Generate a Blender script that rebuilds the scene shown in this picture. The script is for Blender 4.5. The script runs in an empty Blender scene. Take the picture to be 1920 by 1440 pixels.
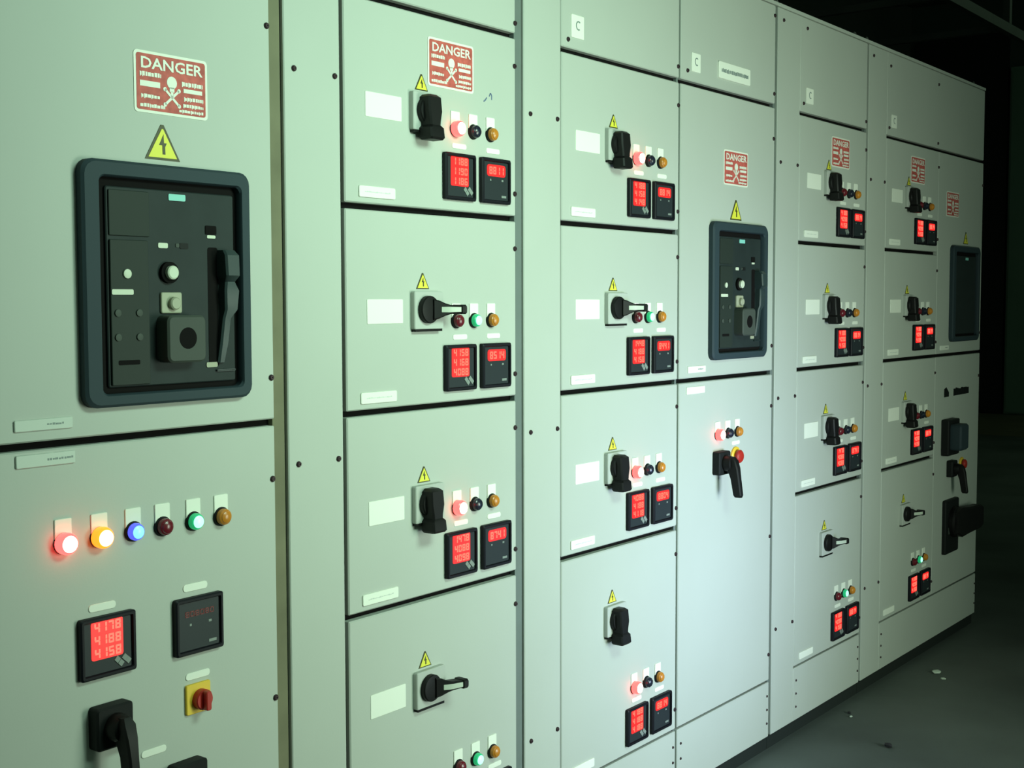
import bpy, bmesh, math, random
from mathutils import Matrix, Vector
random.seed(7)
sc = bpy.context.scene
COL = sc.collection
PI = math.pi

# ------------------------------------------------------------------ camera
cd = bpy.data.cameras.new('camera'); cam = bpy.data.objects.new('camera', cd); COL.objects.link(cam)
cd.sensor_width = 36.0; cd.lens = 2432.95 / 1920 * 36.0; cd.clip_start = 0.05; cd.clip_end = 100
R3 = Matrix(((0.6029375, 0.0517174, -0.79611034),
             (-0.79778566, 0.03645784, -0.60183791),
             (-0.00210103, 0.99799606, 0.06324119)))
M4 = R3.to_4x4(); M4.translation = Vector((-2.17752, -1.62660, 1.26724)); cam.matrix_world = M4
sc.camera = cam

# ------------------------------------------------------------------ world, lights, exposure
w = bpy.data.worlds.new('world'); sc.world = w; w.use_nodes = True
w.node_tree.nodes['Background'].inputs[0].default_value = (0.50, 0.85, 0.60, 1)
w.node_tree.nodes['Background'].inputs[1].default_value = 0.20
def area(name, loc, target, sx, sy, power, col, spread=180):
    l = bpy.data.lights.new(name, 'AREA'); l.shape = 'RECTANGLE'; l.size = sx; l.size_y = sy
    l.energy = power; l.color = col; l.spread = math.radians(spread)
    o = bpy.data.objects.new(name, l); COL.objects.link(o); o.location = loc
    o.rotation_euler = (Vector(target) - Vector(loc)).to_track_quat('-Z', 'Y').to_euler()
    return o
area('flood_lamp', (-0.4, -1.5, 2.0), (-0.3, 0.0, 1.4), 0.8, 0.35, 12.6, (0.62, 1.0, 0.76), 120)
area('open_door_daylight', (0.6, -2.6, 0.85), (0.6, 0.0, 0.85), 0.9, 1.2, 25.5, (0.80, 1.0, 0.79), 110)
area('low_blue_fill', (0.8, -1.5, 0.5), (0.8, 0.0, 0.6), 0.6, 0.6, 4.8, (0.47, 0.60, 1.0), 80)  # fill added to cool the lower middle; no window stands there
area('far_end_fill', (8.2, -0.6, 4.45), (8.2, -0.5, 0.0), 1.2, 0.3, 12, (0.62, 1.0, 0.62), 180)  # fill added to brighten the far wall and the ladder
vs = sc.view_settings
vs.view_transform = 'Standard'; vs.look = 'None'; vs.exposure = 0.0; vs.gamma = 1.0; vs.use_curve_mapping = False

# ------------------------------------------------------------------ materials
MATS = {}
def mat(name, col, rough=0.5, metal=0.0, emit=None, es=0.0, var=0.0, vscale=6.0, bump=0.0, bscale=200.0, spec=0.5):
    m = bpy.data.materials.new(name); m.use_nodes = True
    nt = m.node_tree; b = nt.nodes['Principled BSDF']
    b.inputs['Base Color'].default_value = (*col, 1); b.inputs['Roughness'].default_value = rough
    b.inputs['Metallic'].default_value = metal; b.inputs['Specular IOR Level'].default_value = spec
    if emit:
        b.inputs['Emission Color'].default_value = (*emit, 1); b.inputs['Emission Strength'].default_value = es
    if var or bump:
        tc = nt.nodes.new('ShaderNodeTexCoord')
    if var:
        n = nt.nodes.new('ShaderNodeTexNoise'); n.inputs['Scale'].default_value = vscale; n.inputs['Detail'].default_value = 5
        nt.links.new(tc.outputs['Object'], n.inputs['Vector'])
        r = nt.nodes.new('ShaderNodeValToRGB')
        r.color_ramp.elements[0].position = 0.3; r.color_ramp.elements[1].position = 0.7
        r.color_ramp.elements[0].color = (*[max(0, c * (1 - var)) for c in col], 1)
        r.color_ramp.elements[1].color = (*[min(1, c * (1 + var)) for c in col], 1)
        nt.links.new(n.outputs['Fac'], r.inputs['Fac']); nt.links.new(r.outputs['Color'], b.inputs['Base Color'])
    if bump:
        n2 = nt.nodes.new('ShaderNodeTexNoise'); n2.inputs['Scale'].default_value = bscale; n2.inputs['Detail'].default_value = 3
        nt.links.new(tc.outputs['Object'], n2.inputs['Vector'])
        bp = nt.nodes.new('ShaderNodeBump'); bp.inputs['Strength'].default_value = bump; bp.inputs['Distance'].default_value = 0.002
        nt.links.new(n2.outputs['Fac'], bp.inputs['Height']); nt.links.new(bp.outputs['Normal'], b.inputs['Normal'])
    MATS[name] = m
    return m
mat('paint', (0.47, 0.49, 0.445), 0.55, spec=0.3, var=0.025, vscale=3.0, bump=0.05, bscale=260)
mat('paint_strip', (0.15, 0.175, 0.165), 0.6, spec=0.2, var=0.06, vscale=14)
mat('paint_seam', (0.175, 0.165, 0.105), 0.7, spec=0.2, var=0.18, vscale=9)
mat('gap_shade_black', (0.006, 0.005, 0.005), 0.8, spec=0.1)  # black with the shade of gaps and slots in it; also dark print
mat('plinth', (0.02, 0.024, 0.022), 0.8, spec=0.1)
mat('screw_dark', (0.045, 0.025, 0.03), 0.5, metal=0.3, spec=0.3)
mat('plate_white', (0.84, 0.85, 0.76), 0.55, spec=0.3)
mat('plate_grey', (0.58, 0.62, 0.56), 0.55, spec=0.3)
mat('ink_grey', (0.22, 0.26, 0.25), 0.6)
mat('ink_pale', (0.60, 0.63, 0.58), 0.6)
mat('ink_blue', (0.10, 0.14, 0.24), 0.6)
mat('black_plastic', (0.007, 0.0065, 0.0065), 0.5, spec=0.22)
mat('black_soft', (0.009, 0.010, 0.010), 0.6, spec=0.2)
mat('meter_bezel', (0.006, 0.006, 0.010), 0.5, spec=0.2)
mat('meter_face', (0.022, 0.028, 0.032), 0.45, spec=0.25)
mat('button_grey', (0.22, 0.25, 0.23), 0.5)
mat('base_grey', (0.46, 0.475, 0.44), 0.6, spec=0.25)
mat('inlay', (0.50, 0.55, 0.46), 0.4)
mat('charcoal', (0.029, 0.046, 0.056), 0.6, spec=0.2)
mat('breaker_face', (0.021, 0.029, 0.029), 0.55, spec=0.18, var=0.10, vscale=20)
mat('breaker_panel', (0.024, 0.032, 0.027), 0.55, spec=0.18)  # slightly warmer grey of the two raised left panels
mat('breaker_block', (0.060, 0.070, 0.060), 0.55, spec=0.2)
mat('breaker_lever', (0.032, 0.048, 0.050), 0.35, spec=0.4)
mat('beige', (0.36, 0.36, 0.26), 0.5)
mat('ivory', (0.62, 0.65, 0.52), 0.5)
mat('teal', (0.25, 0.62, 0.56), 0.5)
mat('sign_red', (0.52, 0.10, 0.085), 0.55, spec=0.3, var=0.25, vscale=60)
mat('sign_white', (0.82, 0.80, 0.72), 0.5)
mat('yellow', (0.78, 0.72, 0.06), 0.5)
mat('sign_black', (0.055, 0.05, 0.012), 0.5)
mat('switch_yellow', (0.80, 0.52, 0.04), 0.45)
mat('switch_red', (0.42, 0.020, 0.012), 0.4)
mat('lens_red_off', (0.14, 0.010, 0.018), 0.25)
mat('lens_dark', (0.012, 0.016, 0.030), 0.25)
mat('lens_amber_off', (0.55, 0.20, 0.02), 0.3)
mat('lens_green_off', (0.012, 0.05, 0.03), 0.25)
mat('lens_red_on', (0.5, 0.03, 0.03), 0.3, emit=(1.0, 0.040, 0.036), es=6.5)
mat('core_red_on', (0.9, 0.5, 0.4), 0.3, emit=(1.0, 0.45, 0.34), es=12)
mat('lens_amber_on', (0.7, 0.2, 0.02), 0.3, emit=(1.0, 0.15, 0.008), es=3.2)
mat('core_amber_on', (0.9, 0.7, 0.4), 0.3, emit=(1.0, 0.62, 0.25), es=7)
mat('lens_green_on', (0.02, 0.35, 0.15), 0.3, emit=(0.01, 0.42, 0.15), es=0.6)
mat('core_green_on', (0.3, 0.9, 0.6), 0.3, emit=(0.35, 1.0, 0.70), es=1.5)
mat('lens_blue_on', (0.04, 0.08, 0.5), 0.3, emit=(0.10, 0.12, 0.9), es=1.0)
mat('core_blue_on', (0.2, 0.6, 0.9), 0.3, emit=(0.18, 0.58, 1.0), es=1.4)
mat('screen_red', (0.10, 0.005, 0.005), 0.4, emit=(1.0, 0.018, 0.018), es=1.2)
mat('digit_red', (0.3, 0.03, 0.02), 0.4, emit=(1.0, 0.13, 0.085), es=1.7)
mat('digit_dim', (0.05, 0.008, 0.008), 0.4, emit=(1.0, 0.05, 0.03), es=0.05)
mat('steel_dark', (0.05, 0.06, 0.05), 0.6, var=0.2, vscale=4)
mat('concrete_floor', (0.100, 0.115, 0.105), 0.7, spec=0.25, var=0.28, vscale=1.6, bump=0.25, bscale=30)
mat('wall_dark', (0.055, 0.062, 0.050), 0.85, var=0.2, vscale=0.8)
mat('wall_far', (0.050, 0.070, 0.055), 0.85, var=0.15, vscale=0.6)
mat('far_door', (0.13, 0.20, 0.15), 0.7, var=0.1, vscale=1)
mat('far_dark', (0.012, 0.012, 0.012), 0.9)
mat('brown_step', (0.14, 0.13, 0.08), 0.8, var=0.2, vscale=2)
mat('debris_pale', (0.55, 0.62, 0.52), 0.7)
mat('debris_dark', (0.02, 0.018, 0.022), 0.8)

# ------------------------------------------------------------------ mesh builder
class MB:
    def __init__(s): s.v = []; s.f = []; s.mi = []; s.mats = []; s.cur = 0
    def m(s, name):
        if name not in s.mats: s.mats.append(name)
        s.cur = s.mats.index(name); return s
    def face(s, idx): s.f.append(idx); s.mi.append(s.cur)
    def loop(s, pts):
        i = len(s.v); s.v += [tuple(p) for p in pts]; return list(range(i, i + len(pts)))
    def bridge(s, a, b):
        n = len(a)
        for i in range(n): s.face((a[i], a[(i + 1) % n], b[(i + 1) % n], b[i]))
    def box(s, x0, x1, y0, y1, z0, z1):
        a = s.loop([(x0, y0, z0), (x1, y0, z0), (x1, y1, z0), (x0, y1, z0)])
        b = s.loop([(x0, y0, z1), (x1, y0, z1), (x1, y1, z1), (x0, y1, z1)])
        s.face(a[::-1]); s.face(b); s.bridge(a, b); return s
    def stack(s, loops, cap0=True, cap1=True):
        ids = [s.loop(l) for l in loops]
        for a, b in zip(ids, ids[1:]): s.bridge(a, b)
        if cap0: s.face(ids[0][::-1])
        if cap1: s.face(ids[-1])
        return s
    def prism(s, poly, y0, y1, bev=0.0):
        """poly: xz outline, counter-clockwise seen from -y; y0 back, y1 front (more negative)"""
        cx = sum(p[0] for p in poly) / len(poly); cz = sum(p[1] for p in poly) / len(poly)
        def at(y, ins):
            out = []
            for x, z in poly:
                d = math.hypot(x - cx, z - cz) or 1; k = 1 - ins / d
                out.append((cx + (x - cx) * k, y, cz + (z - cz) * k))
            return out
        L = [at(y0, 0)]
        if bev: L += [at(y1 + bev, 0), at(y1, bev)]
        else: L += [at(y1, 0)]
        return s.stack(L)
    def rrect(s, x0, x1, z0, z1, y0, y1, r=0.003, bev=0.0, n=3):
        def at(y, ins):
            a0, a1, b0, b1 = x0 + ins, x1 - ins, z0 + ins, z1 - ins; rr = max(r - ins, 0.0003)
            out = []
            for (cx, cz, a) in ((a1 - rr, b1 - rr, 0), (a0 + rr, b1 - rr, 90), (a0 + rr, b0 + rr, 180), (a1 - rr, b0 + rr, 270)):
                for k in range(n + 1):
                    t = math.radians(a + 90 * k / n); out.append((cx + rr * math.cos(t), y, cz + rr * math.sin(t)))
            return out
        L = [at(y0, 0)]
        if bev: L += [at(y1 + bev, 0), at(y1, bev)]
        else: L += [at(y1, 0)]
        return s.stack(L)
    def ring(s, o, i, y0, y1, ro=0.02, ri=0.012, bev=0.004, n=4, yi=None):
        """rounded rectangular frame, o / i = (x0, x1, z0, z1)"""
        def at(q, r, y, ins):
            x0, x1, z0, z1 = q[0] + ins, q[1] - ins, q[2] + ins, q[3] - ins; out = []
            for (cx, cz, a) in ((x1 - r, z1 - r, 0), (x0 + r, z1 - r, 90), (x0 + r, z0 + r, 180), (x1 - r, z0 + r, 270)):
                for k in range(n + 1):
                    t = math.radians(a + 90 * k / n); out.append((cx + r * math.cos(t), y, cz + r * math.sin(t)))
            return out
        L = [at(o, ro, y0, 0), at(o, ro, y1 + bev, 0), at(o, ro, y1, bev), at(i, ri, y1, -bev * .6), at(i, ri, y1 + bev, 0), at(i, ri, y0 if yi is None else yi, 0)]
        return s.stack(L, cap0=False, cap1=False)
    def lathe(s, cx, cz, prof, n=20):
        """prof: list of (radius, y) from back to front; axis along y"""
        L = []
        for r, y in prof:
            L.append([(cx + r * math.cos(2 * PI * k / n), y, cz + r * math.sin(2 * PI * k / n)) for k in range(n)])
        return s.stack(L)
    def mesh(s, name, smooth=True):
        me = bpy.data.meshes.new(name); me.from_pydata(s.v, [], s.f)
        for mname in s.mats: me.materials.append(MATS[mname])
        me.polygons.foreach_set('material_index', s.mi)
        bm = bmesh.new(); bm.from_mesh(me); bmesh.ops.recalc_face_normals(bm, faces=bm.faces); bm.to_mesh(me); bm.free()
        if smooth:
            me.polygons.foreach_set('use_smooth', [True] * len(me.polygons))
            me.set_sharp_from_angle(angle=math.radians(32))
        me.update(); return me

def obj(name, me, parent=None, loc=(0, 0, 0), label=None):
    o = bpy.data.objects.new(name, me); COL.objects.link(o); o.location = loc
    if parent: o.parent = parent
    if label: o['label'] = label
    return o
def thing(name, label, cat, loc=(0, 0, 0), group=None):
    o = bpy.data.objects.new(name, None); COL.objects.link(o); o.location = loc; o.empty_display_size = 0.05
    o['label'] = label; o['category'] = cat
    if group: o['group'] = group
    return o
CACHE = {}
def cached(key, fn):
    if key not in CACHE: CACHE[key] = fn()
    return CACHE[key]

def text_mesh(s, size, matname, depth=0.0004, width=None):
    cu = bpy.data.curves.new('t', 'FONT'); cu.body = s; cu.size = size; cu.align_x = 'CENTER'; cu.align_y = 'CENTER'
    cu.extrude = depth; cu.offset = size * 0.02; cu.resolution_u = 2
    o = bpy.data.objects.new('t', cu); COL.objects.link(o); bpy.context.view_layer.update()
    dg = bpy.context.evaluated_depsgraph_get()
    me = bpy.data.meshes.new_from_object(o.evaluated_get(dg))
    bpy.data.objects.remove(o); bpy.data.curves.remove(cu)
    me.transform(Matrix.Rotation(PI / 2, 4, 'X'))
    if width:
        xs = [v.co.x for v in me.vertices]; k = width / (max(xs) - min(xs)); me.transform(Matrix.Diagonal((k, 1, 1, 1)))
    me.materials.clear(); me.materials.append(MATS[matname])
    return me

# ------------------------------------------------------------------ layout of the board (metres)
TOP = 2.097; R1 = 1.8126; R2 = 1.4389; R3z = 1.0663; R4 = 0.6968; R5 = 0.1771; BOT = 0.014
FLOOR = -0.030
G = 0.0058          # half of the gap between doors
X2, X3, X5, X6 = -0.519, 0.1525, 1.3615, 2.036      # left edges of the feeder columns

# ------------------------------------------------------------------ instruments (parts), local origin on the door face
SCREW = None
def screw(parent, x, z, y=0.0, r=0.0052):
    def mk():
        b = MB().m('screw_dark'); b.lathe(0, 0, [(1, 0.1), (1, -0.35), (0.72, -0.72), (0.25, -0.72), (0.22, -0.45)], 12); return b.mesh('screw')
    o = obj('screw', cached('screw', mk), parent, (x, y, z)); o.scale = (r, r, r); return o

LAMPC = {'red_on': ('lens_red_on', 'core_red_on'), 'amber_on': ('lens_amber_on', 'core_amber_on'), 'green_on': ('lens_green_on', 'core_green_on'),
         'blue_on': ('lens_blue_on', 'core_blue_on'), 'red': ('lens_red_off',) * 2, 'dark': ('lens_dark',) * 2, 'amber': ('lens_amber_off',) * 2}
LAMPL = {'red_on': 'glowing red indicator lamp', 'amber_on': 'glowing amber indicator lamp', 'green_on': 'glowing green indicator lamp',
         'blue_on': 'glowing blue indicator lamp', 'red': 'unlit dark red indicator lamp', 'dark': 'unlit dark indicator lamp', 'amber': 'unlit amber indicator lamp'}
def lamp(parent, x, z, kind, big=1.0, tag=True):
    def mk_ring():
        b = MB().m('black_soft'); b.lathe(0, 0, [(.0150, 0), (.0150, -.003), (.0140, -.005), (.0125, -.005), (.0125, -.001)], 24); return b.mesh('lamp_ring')
    def mk_tag():
        b = MB().m('plate_white'); b.rrect(-.0135, .0135, .004, .034, 0, -.0022, .002, .0006); return b.mesh('lamp_tag')
    def mk_lens():
        l, c = LAMPC[kind]; b = MB().m(l)
        b.lathe(0, 0, [(.0122, -.001), (.0128, -.009), (.0118, -.0125), (.0098, -.0142)], 24)
        b.m(c); b.lathe(0, 0, [(.0096, -.0140), (.0090, -.0155), (.0060, -.0172), (.0025, -.0180)], 24); return b.mesh('lens')
    o = obj('indicator_lamp', cached('ring', mk_ring), parent, (x, 0, z), LAMPL[kind])
    ln = obj('lens', cached('lens' + kind, mk_lens), o)
    if kind in ('red_on', 'amber_on'): ln.scale = (1.22, 1.25, 1.22)  # lit lenses enlarged, the spread of their glow put into the shape
    if tag: obj('legend_plate', cached('tag', mk_tag), o, label='small white legend plate')
    if big != 1.0: o.scale = (big, 1, big)
    return o

SEG = {'0': 'abcdef', '1': 'bc', '2': 'abged', '3': 'abgcd', '4': 'fgbc', '5': 'afgcd', '6': 'afgedc', '7': 'abc', '8': 'abcdefg', '9': 'abcdfg'}
def digits(s, x0, x1, z0, z1, matname):
    b = MB().m(matname); n = len(s); pw = (x1 - x0) / n; w_ = pw * .80; h = z1 - z0; t = min(w_ * .32, h * .2)
    for i, ch in enumerate(s):
        a = x0 + i * pw + (pw - w_) / 2; c = a + w_; zm = (z0 + z1) / 2
        R = {'a': (a + t * .3, c - t * .3, z1 - t, z1), 'd': (a + t * .3, c - t * .3, z0, z0 + t), 'g': (a + t * .3, c - t * .3, zm - t / 2, zm + t / 2),
             'f': (a, a + t, zm + t * .2, z1 - t * .2), 'b': (c - t, c, zm + t * .2, z1 - t * .2), 'e': (a, a + t, z0 + t * .2, zm - t * .2), 'c': (c - t, c, z0 + t * .2, zm - t * .2)}
        for k in SEG[ch]:
            q = R[k]; b.box(q[0], q[1], -.0004, 0, q[2], q[3])
    return b.mesh('digits', False)

def meter(parent, x0, z0, kind, wd=0.095, h=0.0905, rows=None):
    """kind: 'three' (three red rows + keys), 'one' (one red row), 'off'"""
    def mk_bezel():
        b = MB().m('meter_bezel'); b.ring((0, wd, 0, h), (.007, wd - .007, .007, h - .007), 0, -.010, .004, .002, .0022, 3, -.005)
        b.m('meter_face'); b.rrect(.006, wd - .006, .006, h - .006, -.001, -.0058, .002); return b.mesh('meter_bezel')
    lab = {'three': 'square black meter with three glowing red digit rows', 'one': 'square black meter with one glowing red digit row', 'off': 'square black meter with dark face'}[kind]
    o = obj('panel_meter', cached(('bz', wd, h), mk_bezel), parent, (x0, 0, z0), lab)
    if kind == 'three':
        sx0, sx1, sz0, sz1 = wd * .20, wd * .77, h * .30, h * .93
        def mk_s():
            b = MB().m('screen_red'); b.rrect(sx0, sx1, sz0, sz1, -.0055, -.0066, .004); return b.mesh('display')
        d = obj('display', cached(('s3', wd, h), mk_s), o, label='glowing red display window')
        rh = (sz1 - sz0) / 3
        for k in range(3):
            st = (rows or ('4188', '4098', '4158'))[k]
            za = sz0 + (2 - k) * rh
            obj('digit_row', cached(('d3', st, k, wd, h), lambda: digits(st, sx0 + .004, sx1 - .003, za + rh * .14, za + rh * .88, 'digit_red')), o, (0, -.0068, 0))
        def mk_k():
            b = MB().m('button_grey'); r = .0058
            b.prism([(r, 0), (0, r * 1.05), (-r, 0), (0, -r * 1.05)], 0, -.0014, .0004); return b.mesh('key')
        for (kx, kz) in ((.66, .235), (.795, .245), (.725, .165), (.855, .185)):
            obj('key', cached('key', mk_k), o, (wd * kx, -.0058, h * kz))
    else:
        sx0, sx1, sz0, sz1 = wd * .20, wd * .83, h * .60, h * .86
        if kind == 'one':
            def mk_s1():
                b = MB().m('screen_red'); b.rrect(sx0, sx1, sz0, sz1, -.0055, -.0066, .006); return b.mesh('display')
            obj('display', cached(('s1', wd, h), mk_s1), o, label='glowing red display window')
            st = (rows or ('0864',))[0]
            obj('digit_row', cached(('d1', st, wd, h), lambda: digits(st, sx0 + .005, sx1 - .005, sz0 + .004, sz1 - .004, 'digit_red')), o, (0, -.0068, 0))
        else:
            obj('digit_row', cached(('d0', wd, h), lambda: digits('808080', wd * .20, wd * .82, h * .66, h * .76, 'digit_dim')), o, (0, -.006, 0))
        def mk_m():
            b = MB().m('button_grey'); b.box(wd * .70, wd * .86, -.0062, -.0058, h * .14, h * .19)
            b.box(wd * .30, wd * .34, -.0062, -.0058, h * .50, h * .54); b.box(wd * .70, wd * .76, -.0062, -.0058, h * .50, h * .54)
            return b.mesh('meter_mark', False)
        obj('print_mark', cached(('mk', wd, h), mk_m), o)
    return o

def plate(parent, x0, x1, z0, z1, matn='plate_white', name='label_plate', ink=None, th=.0022, r=.002, label=None, pale=False):
    wd, h = x1 - x0, z1 - z0
    key = (name, matn, round(wd, 4), round(h, 4), th)
    o = obj(name, cached(key, lambda: MB().m(matn).rrect(0, wd, 0, h, 0, -th, r, min(.0007, th * .4)).mesh(name)), parent, (x0, 0, z0), label)
    if ink:
        a, c, lo, hi, seed = ink
        def mk():
            rr = random.Random(seed); b = MB().m('ink_pale' if pale else 'ink_grey'); x = wd * a
            while x < wd * c:
                ww = rr.uniform(.0025, .006)
                b.box(x, min(x + ww, wd * c), -.0003, 0, h * (lo + rr.uniform(0, .04)), h * (hi - rr.uniform(0, .06))); x += ww + rr.uniform(.0006, .0018)
            return b.mesh('print')
        obj('print', cached(('ink', key, ink), mk), o, (0, -th, 0))
    return o

def triangle(parent, x, z0, s=1.0):
    """yellow high-voltage triangle; base centre at x, z0; s=1 -> 36 mm wide"""
    def mk_b():
        b = MB().m('sign_black'); b.prism([(-.019, 0), (.019, 0), (.0015, .031), (-.0015, .031)][::1], 0, -.0010); return b.mesh('triangle')
    def mk_y():
        b = MB().m('yellow'); b.prism([(-.0155, .002), (.0155, .002), (.0008, .0272), (-.0008, .0272)], 0, -.0005); return b.mesh('triangle_face')
    def mk_k():
        b = MB().m('sign_black'); b.prism([(.0008, .0225), (-.0040, .0130), (-.0006, .0130), (-.0004, .0050), (.0026, .0050), (.0024, .0115), (.0042, .0150), (.0012, .0150)], 0, -.0004); return b.mesh('bolt_symbol')
    o = obj('warning_triangle', cached('tri', mk_b), parent, (x, 0, z0), 'yellow high-voltage warning triangle')
    obj('triangle_face', cached('trif', mk_y), o, (0, -.001, 0)); obj('bolt_symbol', cached('trik', mk_k), o, (0, -.0015, 0))
    o.scale = (s, 1, s); return o

def danger(parent, x0, z0, wd=.138, h=.092):
    cx, cz = wd / 2, h / 2
    def mk_p():
        b = MB().m('sign_white'); b.rrect(0, wd, 0, h, 0, -.0010, .006); return b.mesh('sign_plate')
    def mk_r():
        b = MB().m('sign_red'); b.rrect(.0042, wd - .0042, .0042, h - .0042, 0, -.0004, .004); return b.mesh('sign_field')
    def mk_s():
        b = MB().m('sign_white')
        b.lathe(cx, cz + .0040, [(.0095, 0), (.0095, -.0006)], 16); b.box(cx - .0045, cx + .0045, -.0006, 0, cz - .0100, cz - .0030)
        for sg in (1, -1):
            c, s_ = math.cos(sg * .72), math.sin(sg * .72); L, t = .0175, .0020; ox, oz = cx, cz - .0185
            b.prism([(ox + a * c - d * s_, oz + a * s_ + d * c) for a, d in ((-L, -t), (L, -t), (L, t), (-L, t))], 0, -.0006)
            for e in (-1, 1): b.lathe(ox + e * L * c, oz + e * L * s_, [(.0034, 0), (.0034, -.0006)], 8)
        b.box(cx - .0024, cx + .0024, -.0006, 0, cz - .0170, cz - .0090)
        return b.mesh('skull')
    def mk_b():
        b = MB().m('sign_white'); rr = random.Random(3)
        def line(xa, xb, za, zb):
            x = xa
            while x < xb:
                ww = rr.uniform(.0025, .0060); x2 = min(x + ww, xb)
                b.box(x, x2, -.0005, 0, za, zb - rr.uniform(0, .0012))
                if rr.random() < .5: b.box(x, x + (x2 - x) * .35, -.0005, 0, za - .0014, zb)
                x += ww + rr.uniform(.0006, .0014)
        line(.010, .049, cz + .0085, cz + .0150); b.box(.010, .047, -.0005, 0, cz - .0070, cz + .0015)
        line(.012, .046, cz - .0235, cz - .0180); line(.010, .056, .0085, .0140)
        line(wd - .050, wd - .010, cz + .0020, cz + .0085); b.box(wd - .047, wd - .011, -.0005, 0, cz - .0082, cz - .0020)
        line(wd - .046, wd - .009, cz - .0200, cz - .0145); line(wd - .048, wd - .009, cz - .0300, cz - .0250); line(wd - .056, wd - .009, .0075, .0120)
        return b.mesh('small_print')
    o = obj('danger_sign', cached(('dp', wd, h), mk_p), parent, (x0, 0, z0), 'red and white danger sign with skull and crossbones')
    obj('sign_field', cached(('df', wd, h), mk_r), o, (0, -.001, 0), 'red printed field')
    obj('skull_symbol', cached(('ds', wd, h), mk_s), o, (0, -.0014, 0)); sp = obj('small_print', cached(('db', wd, h), mk_b), o, (0, -.0014, 0)); sp['kind'] = 'stuff'
    obj('danger_lettering', cached(('dt', wd, h), lambda: text_mesh('DANGER', .0235, 'sign_white', .0003, wd * .84)), o, (cx, -.0017, h - .0185))
    return o

def handle(parent, x0, z0, on, wd=.084, h=.072, L=.070):
    """rotary handle on a light grey square base; x0,z0 lower left of base"""
    def mk_b():
        b = MB().m('base_grey'); b.rrect(0, wd, 0, h, 0, -.011, .004, .0015); return b.mesh('handle_base')
    def mk_u():
        b = MB().m('black_plastic'); b.box(.002, wd - .004, -.0105, 0, -.0040, .0005); return b.mesh('base_shade_strip')  # black strip standing for the dark gap and shadow under the base
    def mk_h():
        b = MB().m('black_plastic'); b.lathe(0, 0, [(.0262, .001), (.0262, -.008), (.0245, -.0105), (.018, -.0115), (.006, -.0118)], 28); return b.mesh('knob')
    def mk_l():
        # along +x: teardrop neck, slim bar, round tip; front rises away from the door
        b = MB().m('black_plastic')
        if on:
            sec = [(-.029, .0115, 0, -.018), (-.024, .0180, 0, -.0235), (.002, .0190, 0, -.0255), (.020, .0150, 0, -.0255), (.028, .0142, 0, -.0255), (.033, .0195, 0, -.029), (.051, .0200, 0, -.031), (.055, .0175, -.002, -.028)]
        else:
            sec = [(.004, .0200, -.004, -.014), (.014, .0175, -.004, -.020), (.024, .0120, -.006, -.027), (.034, .0088, -.010, -.032), (L - .016, .0076, -.017, -.038), (L - .014, .0092, -.016, -.041), (L - .004, .0092, -.018, -.0425), (L, .0060, -.022, -.040)]
        Ls = []
        for x, hw, yb, yf in sec:
            c = min(hw * .35, .003)
            Ls.append([(x, yb, -hw), (x, yf + c, -hw), (x, yf, -hw + c), (x, yf, hw - c), (x, yf + c, hw), (x, yb, hw)])
        b.stack(Ls); return b.mesh('lever')
    def mk_i():
        b = MB().m('inlay')
        Ls = []
        for x, y, hw in ((.016, -.0222, .0050), (.026, -.0290, .0052), (.034, -.0330, .0050), (L - .016, -.0388, .0046)):
            Ls.append([(x, y + .004, -hw), (x, y, -hw), (x, y, hw), (x, y + .004, hw)])
        b.stack(Ls); return b.mesh('lever_inlay')
    o = obj('rotary_handle', cached(('hb', wd, h), mk_b), parent, (x0, 0, z0), 'black rotary handle on a pale grey base, ' + ('lever pointing down' if on else 'lever turned sideways'))
    obj('base_shade_strip', cached(('hu', wd, h), mk_u), o)
    c = (.0350, -.011, h * .52)
    obj('knob', cached('knob', mk_h), o, c, 'round black knob')
    l = obj('lever', cached(('lev', L, on), mk_l), o, (c[0], -.012, c[2]), 'black lever')
    if on: l.rotation_euler = (0, PI / 2, 0)
    else: obj('lever_inlay', cached(('inl', L), mk_i), o, (c[0], -.012, c[2]), 'pale inlay of the lever')
    return o

def lever_switch(parent, x0, z0, s=.064, L=.10):
    """dark square rotary drive with a long lever hanging down"""
    def mk_b():
        b = MB().m('black_soft'); b.rrect(0, s, 0, s, 0, -.022, .006, .003); return b.mesh('drive_base')
    def mk_h():
        b = MB().m('black_plastic'); b.lathe(0, 0, [(.021, 0), (.021, -.012), (.018, -.020), (.008, -.022)], 20); return b.mesh('hub')
    def mk_l():
        b = MB().m('black_plastic'); Ls = []
        for t, hw, yb, yf in ((.018, .008, -.004, -.026), (.008, .0115, -.004, -.034), (-.012, .0105, -.010, -.040), (-.04, .0090, -.020, -.044), (-L + .006, .0085, -.028, -.050), (-L, .006, -.031, -.048)):
            Ls.append([(-hw, yb, t), (-hw, yf + .003, t), (-hw + .003, yf, t), (hw - .003, yf, t), (hw, yf + .003, t), (hw, yb, t)])
        b.stack(Ls); return b.mesh('lever')
    o = obj('lever_switch', cached(('lsb', s), mk_b), parent, (x0, 0, z0), 'black lever switch on a square black base')
    obj('hub', cached('lsh', mk_h), o, (s * .5, -.022, s * .5)); obj('lever', cached(('lsl', L), mk_l), o, (s * .5, -.022, s * .5), 'long black lever')
    return o

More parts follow.
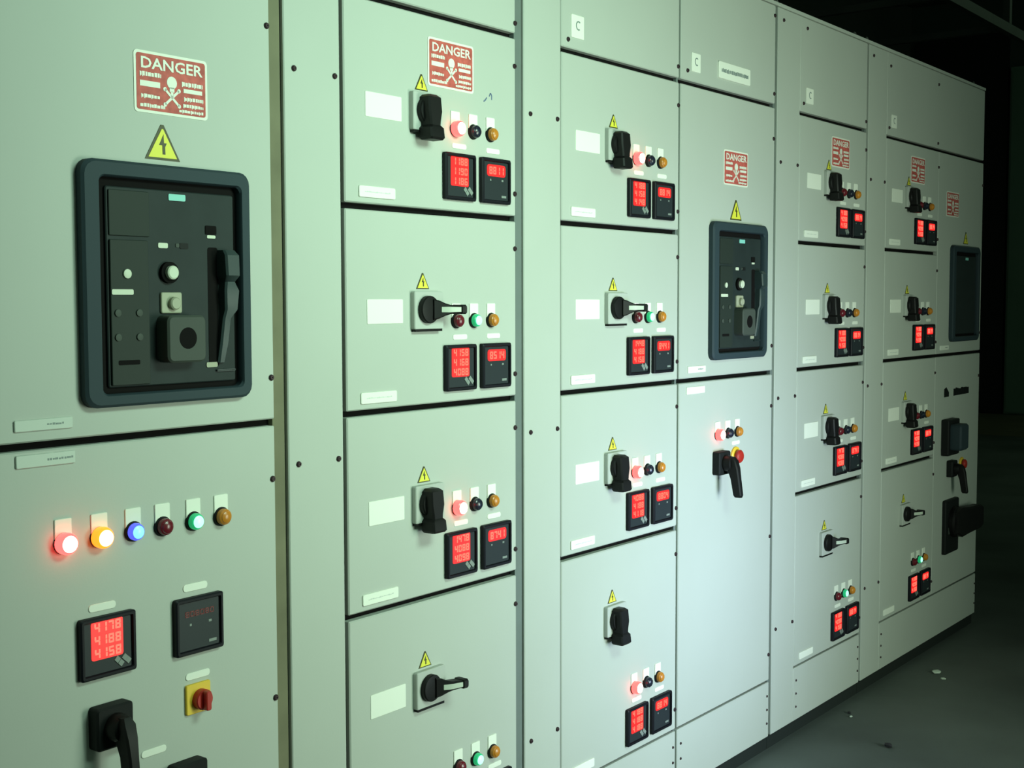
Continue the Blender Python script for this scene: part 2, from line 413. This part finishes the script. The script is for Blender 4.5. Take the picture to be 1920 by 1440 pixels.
def red_switch(parent, x, z, square=True):
    def mk_sq():
        b = MB().m('switch_yellow'); b.rrect(-.024, .024, -.024, .024, 0, -.005, .003, .001); return b.mesh('plate')
    def mk_ro():
        b = MB().m('switch_yellow'); b.lathe(0, 0, [(.026, 0), (.026, -.004), (.023, -.006)], 24); return b.mesh('collar')
    def mk_k():
        b = MB().m('switch_red'); b.lathe(0, 0, [(.0165, 0), (.0165, -.010), (.015, -.012)], 20); b.rrect(-.005, .005, -.0155, .0155, -.010, -.022, .003, .0012); return b.mesh('knob')
    def mk_m():
        b = MB().m('switch_red'); b.lathe(0, 0, [(.010, 0), (.010, -.003), (.0175, -.005), (.0180, -.011), (.0140, -.015), (.005, -.017)], 24); return b.mesh('mushroom')
    if square:
        o = obj('selector_switch', cached('ssq', mk_sq), parent, (x, 0, z), 'red knob switch on a square yellow plate'); obj('knob', cached('ssk', mk_k), o, (.003, -.005, -.002), 'red turn knob')
    else:
        o = obj('stop_button', cached('sro', mk_ro), parent, (x, 0, z), 'red mushroom stop button with yellow collar'); obj('button_head', cached('srm', mk_m), o, (0, -.005, 0), 'red mushroom head')
    return o

def breaker(parent, x0, z0, wd=.315, h=.361, detail=True):
    """air circuit breaker front behind a charcoal frame; x0,z0 lower left of frame"""
    o = obj('breaker_front', cached(('bf', wd), lambda: MB().m('charcoal').ring((0, wd, 0, h), (.030, wd - .021, .019, h - .024), 0, -.016, .020, .010, .004, 4, -.001).mesh('breaker_frame')),
            parent, (x0, 0, z0), 'dark grey air circuit breaker front in a rounded frame')
    obj('recess', cached(('br', wd), lambda: MB().m('gap_shade_black').rrect(.028, wd - .020, .016, h - .022, 0, -.0015, .008).mesh('recess')), o)  # black plate on the door face; its colour stands for the shaded gap
    def part(name, mt, x0_, x1_, z0_, z1_, y0, y1, r=.002, bev=.0, label=None):
        obj(name, cached(('bp', name, x0_, z0_, mt, wd), lambda: MB().m(mt).rrect(x0_, x1_, z0_, z1_, y0, y1, r, bev).mesh(name)), o, label=label)
    part('face', 'breaker_face', .045, wd - .029, .028, h - .037, -.001, -.006, .004, .0015)
    if not detail:
        part('nameplate', 'teal', .161, .193, .308, .318, -.006, -.0072); return o
    part('upper_panel', 'breaker_panel', .049, .121, .252, .319, -.006, -.0085, .002, .0008)
    part('trip_unit', 'breaker_panel', .049, .117, .031, .246, -.006, -.0095, .002, .0008)
    part('nameplate', 'teal', .158, .190, .309, .319, -.006, -.0072, label='small pale teal nameplate')
    part('status_label', 'ivory', .137, .155, .236, .244, -.006, -.0072)
    part('counter_window', 'black_soft', .178, .194, .236, .245, -.006, -.0072)
    part('counter_label', 'breaker_block', .170, .177, .238, .244, -.006, -.0072)
    part('trip_label', 'ivory', .050, .088, .165, .173, -.0095, -.0108)
    part('trip_text', 'gap_shade_black', .060, .098, .061, .068, -.0095, -.0100)
    part('window', 'gap_shade_black', .228, .250, .260, .274, -.006, -.0072)
    part('window_label', 'ivory', .231, .248, .254, .259, -.006, -.0072)
    part('lower_indicator', 'beige', .226, .248, .051, .059, -.006, -.0075)
    part('lower_ledge', 'breaker_lever', .245, .283, .044, .047, -.006, -.010)
    part('push_button_plate', 'beige', .139, .178, .137, .169, -.006, -.0100, .003, .001)
    part('crank_block', 'breaker_block', .132, .205, .062, .134, -.006, -.034, .010, .003, 'grey block with a round crank hole')
    obj('crank_hole', cached('bch', lambda: MB().m('gap_shade_black').lathe(.1690, .099, [(.0165, -.0335), (.0165, -.0344), (.014, -.0344)], 22).mesh('crank_hole')), o)
    obj('push_button', cached('bb1', lambda: MB().m('beige').lathe(.161, .152, [(.010, -.010), (.010, -.016), (.008, -.018)], 18).mesh('push_button')), o)
    obj('button_collar', cached('bb2', lambda: MB().m('gap_shade_black').lathe(.155, .199, [(.0165, -.006), (.0165, -.012), (.014, -.013)], 22).mesh('button_collar')), o)
    obj('close_button', cached('bb3', lambda: MB().m('ivory').lathe(.155, .199, [(.0105, -.013), (.0105, -.019), (.0085, -.0205), (.005, -.0200)], 20).mesh('close_button')), o, label='round ivory push button')
    obj('trip_button', cached('bb4', lambda: MB().m('ivory').lathe(.0775, .196, [(.0070, -.0095), (.0070, -.012), (.004, -.013)], 14).mesh('trip_button')), o)
    for k, (bx, bz) in enumerate(((.060, .138), (.098, .138), (.060, .102), (.098, .102))):
        obj('dial', cached(('bd', k), lambda: MB().m('breaker_block').lathe(bx, bz, [(.0055, -.0095), (.0055, -.0115), (.003, -.012)], 12).mesh('dial')), o)
    def mk_lv():
        b = MB().m('breaker_lever'); Ls = []
        for t, x, hw, yb, yf in ((.236, .264, .012, -.006, -.022), (.228, .264, .0145, -.006, -.030), (.196, .264, .0140, -.006, -.032), (.186, .266, .0100, -.006, -.022), (.172, .268, .0150, -.006, -.024), (.142, .268, .0130, -.006, -.022), (.128, .262, .0085, -.006, -.018), (.090, .258, .0085, -.006, -.016), (.058, .254, .007, -.006, -.012)):
            Ls.append([(x - hw, yb, t), (x - hw, yf + .003, t), (x - hw + .003, yf, t), (x + hw - .003, yf, t), (x + hw, yf + .003, t), (x + hw, yb, t)])
        b.stack(Ls); return b.mesh('charging_lever')
    obj('charging_lever', cached('blv', mk_lv), o, label='dark charging lever')
    obj('lever_slot', cached('bls', lambda: MB().m('gap_shade_black').rrect(.232, .252, .052, .240, -.006, -.0066, .004).mesh('lever_slot')), o)
    return o

def door(parent, x0, x1, z0, z1, name='door_panel', bev=.0022):
    return obj(name, MB().m('paint').rrect(x0, x1, z0, z1, .016, 0, .0025, bev, 2).mesh(name), parent)
def door_screws(t, x, z0, z1, d):
    screw(t, x, z1 - d); screw(t, x, z0 + d * .82)

# ------------------------------------------------------------------ switchboard sections (carcasses)
def section(label, x0, x1, covers, tops, kicks, seams, cover_screw=True):
    t = thing('switchboard_section', label, 'cabinet', ((x0 + x1) / 2, 0, 0), 'switchboard sections of the row')
    ox = -(x0 + x1) / 2
    def P(name, b, lab=None): return obj(name, b.mesh(name), t, (ox, 0, 0), lab)
    P('carcass', MB().m('paint').box(x0 + .001, x1 - .001, .022, .60, .02, TOP - .004))
    P('gap_shade_sheet', MB().m('gap_shade_black').box(x0 + .002, x1 - .002, .0175, .0215, .022, TOP - .006), 'black sheet giving the door gaps their shade')  # black sheet added so that the door gaps look shaded
    P('plinth', MB().m('plinth').box(x0 + .001, x1 - .001, .012, .59, FLOOR, .018), 'dark recessed plinth')
    P('roof_lip', MB().m('paint').rrect(x0, x1, TOP - .007, TOP + .003, .60, -.003, .002, .001), 'pale roof edge')
    for (a, c) in covers:
        o = P('cover_strip', MB().m('paint').rrect(a, c, BOT, TOP - .008, .016, 0, .002, .0018, 2))
        for z in (1.660, .990, .320):
            screw(o, a + .0225, z); screw(o, c - .0135, z)
        screw(o, a + .034, TOP - .040)
    for (a, c, items) in tops:
        o = P('top_cover', MB().m('paint').rrect(a, c, R1 + G, TOP - .008, .016, 0, .0025, .0022, 2))
        for it in items:
            if it[0] == 's': screw(o, it[1], it[2])
            elif it[0] == 'card':
                q = plate(o, it[1], it[2], it[3], it[4], 'plate_white', 'numbered_card', label='small white card with a grey figure')
                wd, h = it[2] - it[1], it[4] - it[3]
                def mk():
                    b = MB().m('ink_grey'); n = 9
                    for k in range(n):
                        a0, a1 = math.radians(50 + 250 * k / n), math.radians(50 + 250 * (k + 1) / n)
                        r0, r1 = .0075, .0105
                        b.prism([(wd * .55 + r * math.cos(a_), h * .55 + r * math.sin(a_)) for r, a_ in ((r0, a0), (r1, a0), (r1, a1), (r0, a1))], 0, -.0004)
                    return b.mesh('figure')
                obj('figure', cached(('fig', round(wd, 3)), mk), q, (0, -.0022, 0))
            elif it[0] == 'name':
                plate(o, it[1], it[2], it[3], it[4], 'plate_white', 'nameplate', (.08, .93, .36, .62, 5), .004, .004, 'white rounded nameplate with grey lettering')
    for (a, c) in kicks:
        o = P('kick_panel', MB().m('paint').rrect(a, c, BOT, R5 - .003, .016, 0, .002, .0018, 2))
        for sx in (a + .018, c - .012):
            for sz in (.055, .095, .135): screw(o, sx, sz, 0, .0036)
    for (a, c, m_, y) in seams:
        P('seam_strip', MB().m(m_).box(a, c, y, .0172, BOT, TOP - .009))
    for sx in (x0 + .05, x1 - .05):
        def mk():
            b = MB().m('steel_dark'); b.box(-.012, .012, -.012, .012, 0, .006); n = 10
            pts = []
            for k in range(n):
                a_ = 2 * PI * k / n; c_ = (math.cos(a_) * .014, math.sin(a_) * .014 + .022)
                pts.append([(c_[0] + math.cos(a_) * .004 * math.cos(u), .004 * math.sin(u), c_[1] + math.sin(a_) * .004 * math.cos(u)) for u in (0, PI / 2, PI, 3 * PI / 2)])
            ids = [b.loop(l) for l in pts]
            for a_, c_ in zip(ids, ids[1:] + ids[:1]): b.bridge(a_, c_)
            return b.mesh('lifting_eye')
        obj('lifting_eye', cached('eye', mk), t, (ox + sx, .03, TOP + .003)).scale = (.6, .6, .6)
    return t

C1x = (-1.2085, -0.6865)
section('grey switchboard cabinet at the left end, holding the biggest breaker and six pilot lamps', -1.372, -.657,
        [(-1.370, -1.2115)], [(C1x[0], C1x[1], [])], [C1x], [(-.6855, -.6585, 'paint_seam', .007)])
section('grey switchboard cabinet of four feeder doors between brown and grey seams', -.657, .0152,
        [(-.656, -.5235)], [(-.516, -.012, [('s', -.014, 1.838)])], [(-.516, -.012)],
        [(-.0108, .0142, 'paint_strip', .005), (-.5232, -.5165, 'gap_shade_black', .010)])
section('widest grey switchboard cabinet in the middle, feeder column beside tall breaker doors', .0152, 1.2115,
        [(.0165, .151)], [(.1540, .6610, [('card', .189, .238, 1.843, 1.893), ('s', .178, 1.836), ('s', .655, 1.845), ('s', .655, 2.06)]),
                           (.6705, 1.1965, [('card', .722, .766, 1.843, 1.890), ('s', .702, 1.842), ('name', .860, 1.038, 1.846, 1.889), ('s', 1.190, 1.845), ('s', 1.190, 2.06)])],
        [(.1540, .6610), (.6705, 1.1965)], [(.6615, .6700, 'paint_strip', .009), (1.1972, 1.2108, 'paint_strip', .007)])
section('narrow grey switchboard cabinet of four feeder doors right of the middle breaker doors', 1.2115, 1.8775,
        [(1.2125, 1.3603)], [(1.3617, 1.8625, [('card', 1.402, 1.450, 1.845, 1.890), ('s', 1.385, 1.842), ('s', 1.405, 2.060), ('s', 1.855, 1.840)])],
        [(1.3617, 1.8625)], [(1.8635, 1.8765, 'paint_strip', .008)])
section('grey switchboard cabinet at the far right end of the row beside the dark opening', 1.8775, 3.0615,
        [(1.8785, 2.0348)], [(2.0362, 3.0600, [('card', 2.075, 2.120, 1.845, 1.888), ('s', 2.055, 1.842), ('s', 2.062, 2.045), ('s', 2.528, 2.045), ('s', 2.53, 1.835)])],
        [(2.0362, 3.0600)], [])

# ------------------------------------------------------------------ feeder compartments
GRP = 'feeder compartments of the switchboard'
def feeder(label, x0, x1, zb, zt, on, lamps, deep=False, sign=False, white=True, lab_plate=True, dg=None, mark=False, mlab=True, wlabel=None):
    """x0 = column left edge; instruments sit at fixed offsets from x0 and the row bottom"""
    t = thing('feeder_compartment', label, 'compartment', (x0, 0, zb), GRP)
    door(t, .0018, x1 - x0, (.003 if deep else G), zt - zb - G)
    up = .160 if deep else 0.0          # tall bottom doors: handle sits higher above lamps and meters
    dn = -.004 if deep else 0.0
    hz = .149 + up
    if white: plate(t, .055, .152, hz + .012, hz + .057, 'plate_white', 'blank_label', None, .0012, .002, 'blank white label')
    triangle(t, .2085, hz + .0765, .98)
    handle(t, .174, hz, on)
    for x, k in zip((.307, .3625, .418), lamps): lamp(t, x, .164 + dn, k)
    r = dg or ('4188', '4098', '4158')
    meter(t, .2685, .0265 + dn, 'three', rows=r); meter(t, .3820, .0265 + dn, 'one', rows=(r[0][::-1],))
    if mlab:
        for x in (.298, .405): plate(t, x, x + .044, .1265 + dn, .1370 + dn, 'plate_white', 'meter_label', None, .0012, .004)
    if lab_plate: plate(t, .036, .132, .0165, .0370, 'plate_white', 'name_strip', (.15, .85, .42, .56, 11) if not deep else None, .0028, .003, 'white name strip', True)
    if sign: danger(t, .227, .238)
    d = .062 if not deep else .066
    door_screws(t, x1 - x0 - .004, 0, zt - zb, d)
    if mark:
        def mk():
            b = MB().m('ink_blue'); P = [(0, 0), (.006, .004), (.010, .009)]; Q = [(.018, .012), (.022, .019), (.026, .015), (.026, .006)]
            for L in (P, Q):
                for (a, c), (e, f) in zip(L, L[1:]):
                    dx, dz = e - a, f - c; n = math.hypot(dx, dz); nx, nz = -dz / n * .0014, dx / n * .0014
                    b.prism([(a - nx, c - nz), (e - nx, f - nz), (e + nx, f + nz), (a + nx, c + nz)], 0, -.0003)
            return b.mesh('pen_mark')
        obj('pen_mark', mk(), t, (.398, 0, .228))
    return t

ON = ('red_on', 'dark', 'amber'); OFF = ('red', 'green_on', 'amber'); ONX = ('red', 'dark', 'amber')
e2 = -.012; e3 = .6610; e5 = 1.8625; e6 = 2.5460
feeder('nearest-column top feeder door, large red danger sign over a downward black handle', X2 + .003, e2, R2, R1, True, ON, sign=True, mark=True, dg=('1188', '1190', '1186'))
feeder('nearest-column second feeder door, handle turned sideways, green lamp lit below it', X2 + .003, e2, R3z, R2, False, OFF, dg=('4158', '4168', '4088'))
feeder('nearest-column third feeder door, handle pointing down, red lamp lit, no danger sign', X2 + .003, e2, R4, R3z, True, ON, dg=('1478', '4088', '4098'))
feeder('nearest-column tall lowest feeder door, sideways handle high above a lit green lamp', X2 + .003, e2, R5, R4, False, OFF, deep=True)
feeder('middle-column top feeder door under a numbered card, red lamp touching the handle', X3, e3, R2, R1, True, ON, dg=('4188', '4158', '4148'))
feeder('middle-column second feeder door, sideways handle and green lamp, left of the breaker', X3, e3, R3z, R2, False, OFF, dg=('1448', '4188', '4158'))
feeder('middle-column third feeder door, downward handle, red lamp lit, beside the lever switch door', X3, e3, R4, R3z, True, ON, dg=('4088', '4188', '4118'))
feeder('middle-column tall lowest feeder door, downward handle without white label, red lamp lit', X3, e3, R5, R4, True, ON, deep=True, white=False, dg=('4188', '4188', '4188'))
feeder('narrow-column top feeder door right of the middle breaker, faded danger sign above handle', X5, e5, R2, R1, True, ONX, sign=True)
feeder('narrow-column second feeder door right of the middle breaker, downward handle and blank label', X5, e5, R3z, R2, True, ONX)
feeder('narrow-column third feeder door, downward handle just touching the red meter display', X5, e5, R4, R3z, True, ONX, dg=('1478', '4088', '4088'))
feeder('narrow-column tall lowest feeder door, sideways handle far above a lit green lamp', X5, e5, R5, R4, False, OFF, deep=True, white=False)
feeder('rightmost-column top feeder door with danger sign, left of the farthest breaker window', X6, e6, R2, R1, True, ONX, sign=True)
feeder('rightmost-column second feeder door, downward handle, directly left of the farthest breaker', X6, e6, R3z, R2, True, ONX)
feeder('rightmost-column third feeder door, downward handle, beside the black knob switch', X6, e6, R4, R3z, True, ONX)
feeder('rightmost-column tall lowest feeder door, sideways handle above a lit green lamp', X6, e6, R5, R4, False, OFF, deep=True, white=False)

# ------------------------------------------------------------------ breaker compartments
def breaker_door(label, x0, x1, bx, sign_at, tri_s, tri_x, plates, detail=True):
    t = thing('breaker_compartment', label, 'compartment', (x0, 0, R3z), 'breaker compartments of the switchboard')
    door(t, 0, x1 - x0, G, R1 - R3z - G)
    breaker(t, bx - x0, .0475, detail=detail)
    if sign_at: danger(t, sign_at[0] - x0, sign_at[1] - R3z)
    triangle(t, tri_x - x0, 1.4835 - R3z, tri_s)
    for p_ in plates: plate(t, p_[0] - x0, p_[1] - x0, p_[2] - R3z, p_[3] - R3z, 'plate_grey' if x0 < 0 else 'plate_white', 'name_strip', (.55, .84, .42, .62, 21), .0030, .002, 'name strip screwed to the door')
    door_screws(t, x1 - x0 - .007, 0, R1 - R3z, .092)
    return t
breaker_door('left-end grey door with the biggest breaker front, danger sign and yellow triangle above it', C1x[0], C1x[1], -1.061, (-.9575, 1.552), 1.72, -.9075, [(-1.1685, -1.0765, 1.0880, 1.1040)])
breaker_door('tall grey breaker door in the middle of the row under the white nameplate', .6705, 1.1965, .819, (.896, 1.574), 1.72, .967, [(.711, .803, 1.085, 1.102)])
breaker_door('farthest grey breaker door with plain dark window at the right end', 2.5475, 3.0590, 2.684, (2.634, 1.580), 1.5, 2.86, [(2.590, 2.682, 1.085, 1.102)], detail=False)

# ------------------------------------------------------------------ control compartments under the breakers
t = thing('control_compartment', 'left-end grey control door with six pilot lamps in a row above two square meters', 'compartment', (C1x[0], 0, R5))
ox, oz = C1x[0], R5
door(t, 0, C1x[1] - ox, .003, R3z - R5 - G)
plate(t, -1.1675 - ox, -1.0735 - ox, 1.0370 - oz, 1.0550 - oz, 'plate_grey', 'name_strip', (.52, .96, .42, .62, 31), .0030, .002, 'name strip screwed to the door')
for x, k in zip((-1.0955, -1.0350, -.9755, -.9215, -.8620, -.8060), ('red_on', 'amber_on', 'blue_on', 'red', 'green_on', 'amber')): lamp(t, x - ox, .9230 - oz, k, 1.04)
meter(t, -1.076 - ox, .7145 - oz, 'three', .097, .0915, ('4178', '4188', '4158')); meter(t, -.905 - ox, .7130 - oz, 'off', .095, .0905)
for (a, c, e, f) in ((-1.056, -1.009, .8130, .8245), (-.884, -.836, .8120, .8240), (-.882, -.834, .6700, .6815), (-.969, -.922, .5700, .5810)):
    plate(t, a - ox, c - ox, e - oz, f - oz, 'plate_white', 'meter_label', None, .0014, .005)
red_switch(t, -.8600 - ox, .6395 - oz, True)
lever_switch(t, -1.060 - ox, .6090 - oz, .064, .115); lever_switch(t, -.921 - ox, .4820 - oz, .064, .115)
door_screws(t, C1x[1] - ox - .007, 0, R3z - R5, .095); screw(t, C1x[1] - ox - .007, .598 - oz)

t = thing('control_compartment', 'tall grey door below the middle breaker, three lamps, black lever switch and red button', 'compartment', (.6705, 0, R5))
ox, oz = .6705, R5
door(t, 0, 1.1965 - ox, .003, R3z - R5 - G)
plate(t, .705 - ox, .800 - ox, 1.031 - oz, 1.0495 - oz, 'plate_white', 'name_strip', None, .0028, .002, 'white name strip')
for x, k in zip((.873, .930, .984), ON): lamp(t, x - ox, .9155 - oz, k)
plate(t, .955 - ox, 1.000 - ox, .880 - oz, .891 - oz, 'plate_white', 'meter_label', None, .0014, .005)
lever_switch(t, .848 - ox, .8100 - oz, .062, .088); red_switch(t, .975 - ox, .8490 - oz, False)
door_screws(t, 1.1965 - ox - .006, 0, R3z - R5, .095); screw(t, 1.1965 - ox - .006, .598 - oz)

t = thing('control_compartment', 'farthest grey door at the right end with black knob switches and a red button', 'compartment', (2.5475, 0, R5))
ox, oz = 2.5475, R5
door(t, 0, 3.0590 - ox, .003, R3z - R5 - G)
def mk():
    b = MB().m('black_soft'); rr = random.Random(9)
    b.prism([(0, 0), (.05, 0), (.05, .016), (.022, .036), (0, .030)], 0, -.0016)
    x = .105
    while x < .27:
        ww = rr.uniform(.014, .026); b.box(x, x + ww, -.0016, 0, 0, .024 + rr.uniform(0, .006)); x += ww + .003
    return b.mesh('lettering')
obj('black_lettering', mk(), t, (2.648 - ox, 0, .908 - oz), 'black stuck-on lettering')['kind'] = 'stuff'
o = obj('knob_switch', MB().m('black_soft').rrect(0, .125, 0, .135, 0, -.028, .006, .003).mesh('knob_switch'), t, (2.624 - ox, 0, .690 - oz), 'large black switch with a square knob')
obj('knob', MB().m('charcoal').rrect(.020, .110, .020, .118, -.028, -.068, .012, .006).mesh('knob'), o)
lever_switch(t, 2.690 - ox, .603 - oz, .062, .090); red_switch(t, 2.858 - ox, .638 - oz, False)
o = obj('isolator_switch', MB().m('black_soft').rrect(0, .150, 0, .205, 0, -.014, .008, .003).mesh('isolator_plate'), t, (2.652 - ox, 0, .312 - oz), 'dark isolator plate with a thick sideways lever')
obj('plate_window', MB().m('breaker_block').rrect(.030, .065, .075, .110, -.014, -.016, .003).mesh('plate_window'), o)
obj('hub', MB().m('black_plastic').lathe(.085, .118, [(.058, -.013), (.058, -.030), (.050, -.036)], 24).mesh('hub'), o)
b = MB().m('black_plastic'); Ls = []
for x, hw, yb, yf in ((.045, .040, -.020, -.048), (.085, .056, -.020, -.056), (.16, .050, -.026, -.060), (.27, .046, -.030, -.064), (.300, .038, -.032, -.062)):
    Ls.append([(x, yb, .118 - hw), (x, yf + .006, .118 - hw), (x, yf, .118 - hw + .006), (x, yf, .118 + hw - .006), (x, yf + .006, .118 + hw), (x, yb, .118 + hw)])
b.stack(Ls); obj('lever', b.mesh('lever'), o)
screw(t, 3.0590 - ox - .012, R3z - R5 - .095)

# ------------------------------------------------------------------ room
def struct(name, me, label, cat):
    o = obj(name, me); o['kind'] = 'structure'; o['label'] = label; o['category'] = cat; return o
struct('floor', MB().m('concrete_floor').box(-6, 13.0, -7.5, 4.0, FLOOR - .2, FLOOR).mesh('floor', False), 'dark grey-green concrete floor with dust and specks', 'floor')
struct('wall_back', MB().m('wall_dark').box(-6, 13.0, 3.8, 4.0, FLOOR, 4.6).mesh('wall_back', False), 'dark wall behind the switchboard row', 'wall')
wr = struct('wall_right', MB().m('wall_far').box(12.6, 12.8, -7.5, 3.8, FLOOR, 4.6).mesh('wall_right', False), 'dark far wall at the end of the room', 'wall')
struct('ceiling', MB().m('wall_dark').box(-6, 13.0, -7.5, 4.0, 4.6, 4.8).mesh('ceiling', False), 'dark high ceiling above the switchboard', 'ceiling')
d = struct('door_1', MB().m('far_door').box(12.50, 12.598, -.60, 2.66, FLOOR + .052, 3.80).mesh('door_1', False), 'dull green sliding door in the far wall', 'door')
for k in range(3):
    obj('door_leaf', MB().m('far_door').box(12.485, 12.499, -.58 + k * 1.08, .48 + k * 1.08, FLOOR + .07, 3.76).mesh('door_leaf', False), d)
struct('doorway_dark', MB().m('far_dark').box(12.55, 12.598, 2.70, 3.74, FLOOR + .052, 4.2).mesh('doorway_dark', False), 'black slab standing for the dark of a doorway in the far wall beside the green door', 'doorway')  # solid slab; the darkness of the opening is put into its colour
struct('trim_1', MB().m('brown_step').box(10.6, 12.45, -4.5, 3.7, FLOOR, FLOOR + .05).mesh('trim_1', False), 'low brown platform along the far wall', 'step')
# cable ladder hung from the ceiling beyond the board
c = thing('cable_ladder', 'dark steel cable ladder hanging under the ceiling beyond the board', 'cable ladder', (0, 0, 3.0))
def bar(name, x0, x1, y0, y1, z0, z1): return obj(name, MB().m('steel_dark').box(x0, x1, y0, y1, z0 - 3.0, z1 - 3.0).mesh(name, False), c)
bar('side_rail', -3.0, 7.5, .90, .94, 2.97, 3.03); bar('side_rail', -3.0, 7.5, 2.60, 2.64, 2.97, 3.03)
for k in range(8): bar('rung', -1.3 + 1.1 * k - .02, -1.3 + 1.1 * k + .02, .941, 2.599, 2.98, 3.02)
for k in range(3): bar('hanger', -1.3 + 2.2 * k - .45, -1.3 + 2.2 * k - .40, .90, .94, 3.031, 4.6)
bar('hanger', 6.42, 6.47, .90, .94, 3.031, 4.6)

# bits on the floor
def crumb(name, label, x, y, s, m_, seed, flat=.5):
    rr = random.Random(seed); bm = bmesh.new(); bmesh.ops.create_icosphere(bm, subdivisions=1, radius=s)
    for v in bm.verts: v.co = Vector((v.co.x * rr.uniform(.7, 1.4), v.co.y * rr.uniform(.6, 1.2), v.co.z * flat * rr.uniform(.8, 1.1)))
    zmin = min(v.co.z for v in bm.verts)
    for v in bm.verts: v.co.z -= zmin
    me = bpy.data.meshes.new(name); bm.to_mesh(me); bm.free(); me.materials.append(MATS[m_])
    o = obj(name, me, None, (x, y, FLOOR), label); o['category'] = 'debris'; return o
crumb('floor_lump', 'small dark lump lying alone on the floor in front of the cabinets', 1.433, -.266, .016, 'debris_dark', 1)
crumb('paper_scrap', 'larger pale scrap on the floor near the right end of the board', 2.272, -.119, .020, 'debris_pale', 2, .35)
crumb('paper_scrap', 'tiny pale scrap on the floor next to the larger one', 2.209, -.163, .010, 'debris_pale', 3, .35)
crumb('grit', 'small dark grit close to the plinth of the narrow cabinet', 1.664, -.051, .008, 'debris_dark', 4)
crumb('grit', 'small pale grit beside the dark grit near the plinth', 1.632, -.070, .006, 'debris_pale', 5)
